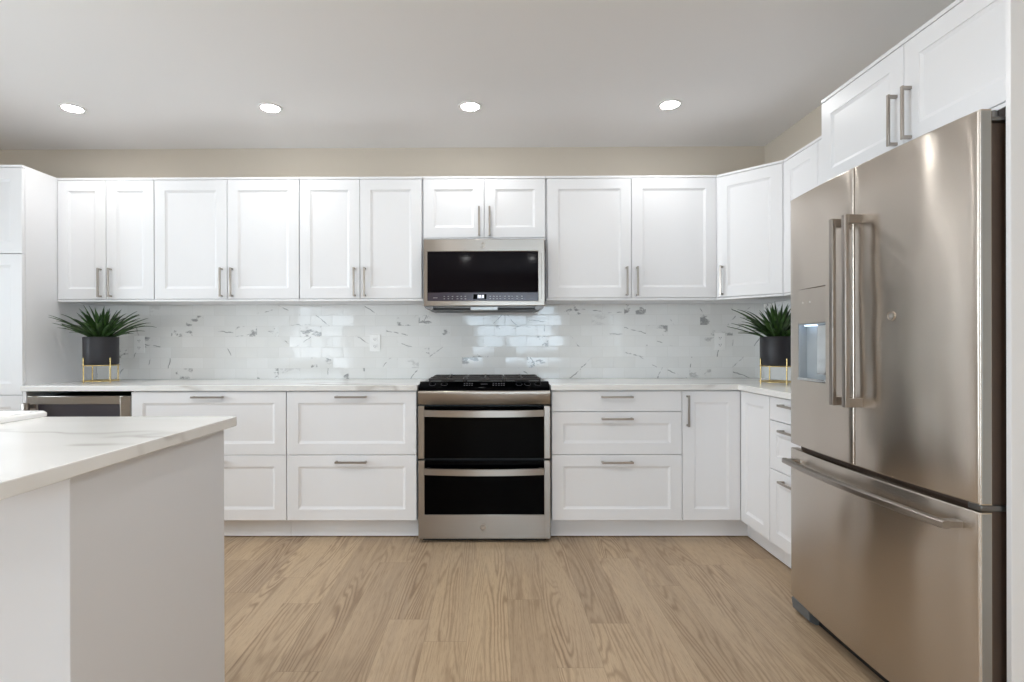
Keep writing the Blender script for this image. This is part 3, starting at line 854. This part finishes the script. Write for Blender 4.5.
# ================================================================ potted plants on brass stands
def stand(x, y, R, leg_top, deck, a0, label):
    root = thing('plant_stand', label, 'plant stand', (x, y, ZC), a0)
    Rl = R + .004
    for k in range(4):
        a = k * PI / 2
        px, py = Rl * math.cos(a), Rl * math.sin(a)
        MB().tube([(px, py, 0), (px, py, leg_top)], .0040, 10).build('leg', 'brass', root, angle=50)
    MB().torus(Rl - .003, .0032, (0, 0, deck - .0035), 48, 8).build('ring', 'brass', root, angle=50)
    b = MB()
    for k in range(2):
        a = k * PI / 2
        b.tube([(Rl * math.cos(a), Rl * math.sin(a), .012), (-Rl * math.cos(a), -Rl * math.sin(a), .012)], .0030, 8)
    b.torus(Rl, .0028, (0, 0, .012), 48, 8)
    b.build('foot_brace', 'brass', root, angle=50)
    b = MB()
    for k in range(2):
        a = k * PI / 2
        b.tube([(Rl * math.cos(a), Rl * math.sin(a), deck - .004), (-Rl * math.cos(a), -Rl * math.sin(a), deck - .004)], .0028, 8)
    b.build('cross_brace', 'brass', root, angle=50)

def plant(x, y, R, z0, H, seed, label, leaves, xlim, zlim, ylim):
    root = thing('potted_plant', label, 'plant', (x, y, z0))
    MB().lathe([(0, 0), (R - .008, 0), (R - .002, .003), (R, .010), (R, H - .004), (R - .002, H), (R - .006, H), (R - .008, H - .004), (R - .009, H - .02)], 48).build('pot', 'pot', root, angle=30)
    MB().lathe([(0, H - .012), (R * .5, H - .013), (R - .009, H - .016)], 28).build('soil', 'soil', root)
    rng = random.Random(seed); b = MB(); bm = b.bm
    def leaf(az, L, lean, droop, wid, r0):
        d = Vector((math.cos(az), math.sin(az), 0)); side = Vector((-math.sin(az), math.cos(az), 0))
        p = Vector((d.x * r0, d.y * r0, H - .014)); th = lean
        n = 9; prev = None
        for k in range(n + 1):
            f = k / n
            w = wid * (0.45 + 1.3 * f if f < .35 else 0.905 * (1 - ((f - .35) / .65) ** 1.7)) + .0003
            up = Vector((-d.x * math.sin(th), -d.y * math.sin(th), math.cos(th)))
            q = p.copy()
            wx, wy, wz = x + q.x, y + q.y, z0 + q.z
            q.z = min(q.z, zlim - z0); q.x = min(max(q.x, xlim[0] - x), xlim[1] - x); q.y = min(q.y, ylim - y)
            ring = [bm.verts.new(q + side * w + up * w * .5), bm.verts.new(q), bm.verts.new(q - side * w + up * w * .5), bm.verts.new(q - up * .0012)]
            if prev:
                for a in range(4): bm.faces.new((prev[a], prev[(a + 1) % 4], ring[(a + 1) % 4], ring[a]))
            prev = ring
            p = p + (d * math.cos(th) + Vector((0, 0, 1)) * math.sin(th)) * (L / n)
            th -= droop / n * (0.4 + 1.2 * f)
    for az, L, lean, droop, wid, r0 in leaves(rng): leaf(az, L, lean, droop, wid, r0)
    b.build('foliage', 'leaf', root, angle=60)

def tuft(rng):
    out = []
    for i in range(34):
        out.append((i * 2.39996 + rng.uniform(-.2, .2), rng.uniform(.19, .27), math.radians(rng.uniform(34, 58)), rng.uniform(.3, .8), rng.uniform(.0115, .016), rng.uniform(.01, .05)))
    for i in range(26):
        out.append((i * 2.39996 + 1 + rng.uniform(-.3, .3), rng.uniform(.175, .232), math.radians(rng.uniform(58, 84)), rng.uniform(.1, .45), rng.uniform(.0115, .0155), rng.uniform(.0, .03)))
    for i in range(16):
        out.append((i * PI / 8 + rng.uniform(-.2, .2), rng.uniform(.17, .25), math.radians(rng.uniform(18, 36)), rng.uniform(.3, .7), rng.uniform(.010, .014), rng.uniform(.03, .07)))
    return out
def tuft_left(rng):
    return tuft(rng) + [(math.radians(176), .30, math.radians(30), .55, .008, .06), (math.radians(4), .30, math.radians(32), .95, .009, .06),
                        (math.radians(162), .30, math.radians(42), .7, .010, .05), (math.radians(14), .26, math.radians(38), .75, .010, .05)]
def tuft_right(rng):
    return tuft(rng) + [(math.radians(184), .33, math.radians(48), .75, .010, .05), (math.radians(172), .27, math.radians(22), .25, .008, .06), (math.radians(196), .30, math.radians(52), .9, .010, .05)]
LX, LY, LR = -2.498, 3.450, .0965
A0 = math.radians(-27)
stand(LX, LY, LR, .158, .114, A0, 'brass wire plant stand on the countertop beside the pantry')
plant(LX, LY, LR, ZC + .1145, .175, 5, 'spiky green plant in charcoal pot beside the pantry', tuft_left, (-2.762, -2.10), 1.418, YW - .03)
RX, RYp, RR = 1.682, 3.245, .0975
stand(RX, RYp, RR, .150, .108, math.radians(-91), 'brass wire plant stand on the countertop beside the refrigerator')
plant(RX, RYp, RR, ZC + .1085, .170, 11, 'spiky green plant in charcoal pot beside the refrigerator', tuft_right, (1.40, XW - .02), 1.405, YW - .03)

# ================================================================ recessed ceiling lights
def downlight(x, y, label, power=P_ROW[0], group='recessed lights above the counter run'):
    root = thing('ceiling_light', label, 'ceiling light', (x, y, ZCE), 0, group)
    MB().lathe([(.0505, -.0008), (.052, -.004), (.062, -.005), (.068, -.0035), (.069, 0)], 40).build('trim_ring', 'trim', root)
    MB().lathe([(0, -.0022), (.042, -.0022), (.0505, -.0012)], 40).build('lens', 'lens', root)
    d = bpy.data.lights.new('lamp', 'SPOT'); d.energy = power; d.color = (.98, .985, .99)
    d.spot_size = math.radians(128); d.spot_blend = 0.7; d.shadow_soft_size = .055
    o = bpy.data.objects.new('lamp', d); COL.objects.link(o); o.parent = root; o.location = (0, 0, -.065)
    return root
downlight(-2.432, 3.135, 'round recessed ceiling light nearest the pantry')
downlight(-1.290, 3.143, 'round recessed ceiling light, second from the pantry')
downlight(-0.136, 3.138, 'round recessed ceiling light in front of the microwave')
downlight(1.008, 3.128, 'round recessed ceiling light nearest the refrigerator')
# two added rows of unseen lamps, put in to fill the room with light
for row, (y, nm) in enumerate(((1.45, 'middle of the room'), (-1.9, 'rear of the room'))):
    for x, side in ((-2.6, 'pantry end'), (-1.50, 'second from the pantry end'), (-0.45, 'third from the pantry end'), (0.6, 'refrigerator end')):
        downlight(x, y, 'added unseen fill light in the ceiling over the %s, %s' % (nm, side), P_ROW[1 + row], 'added unseen fill lights over the ' + nm)
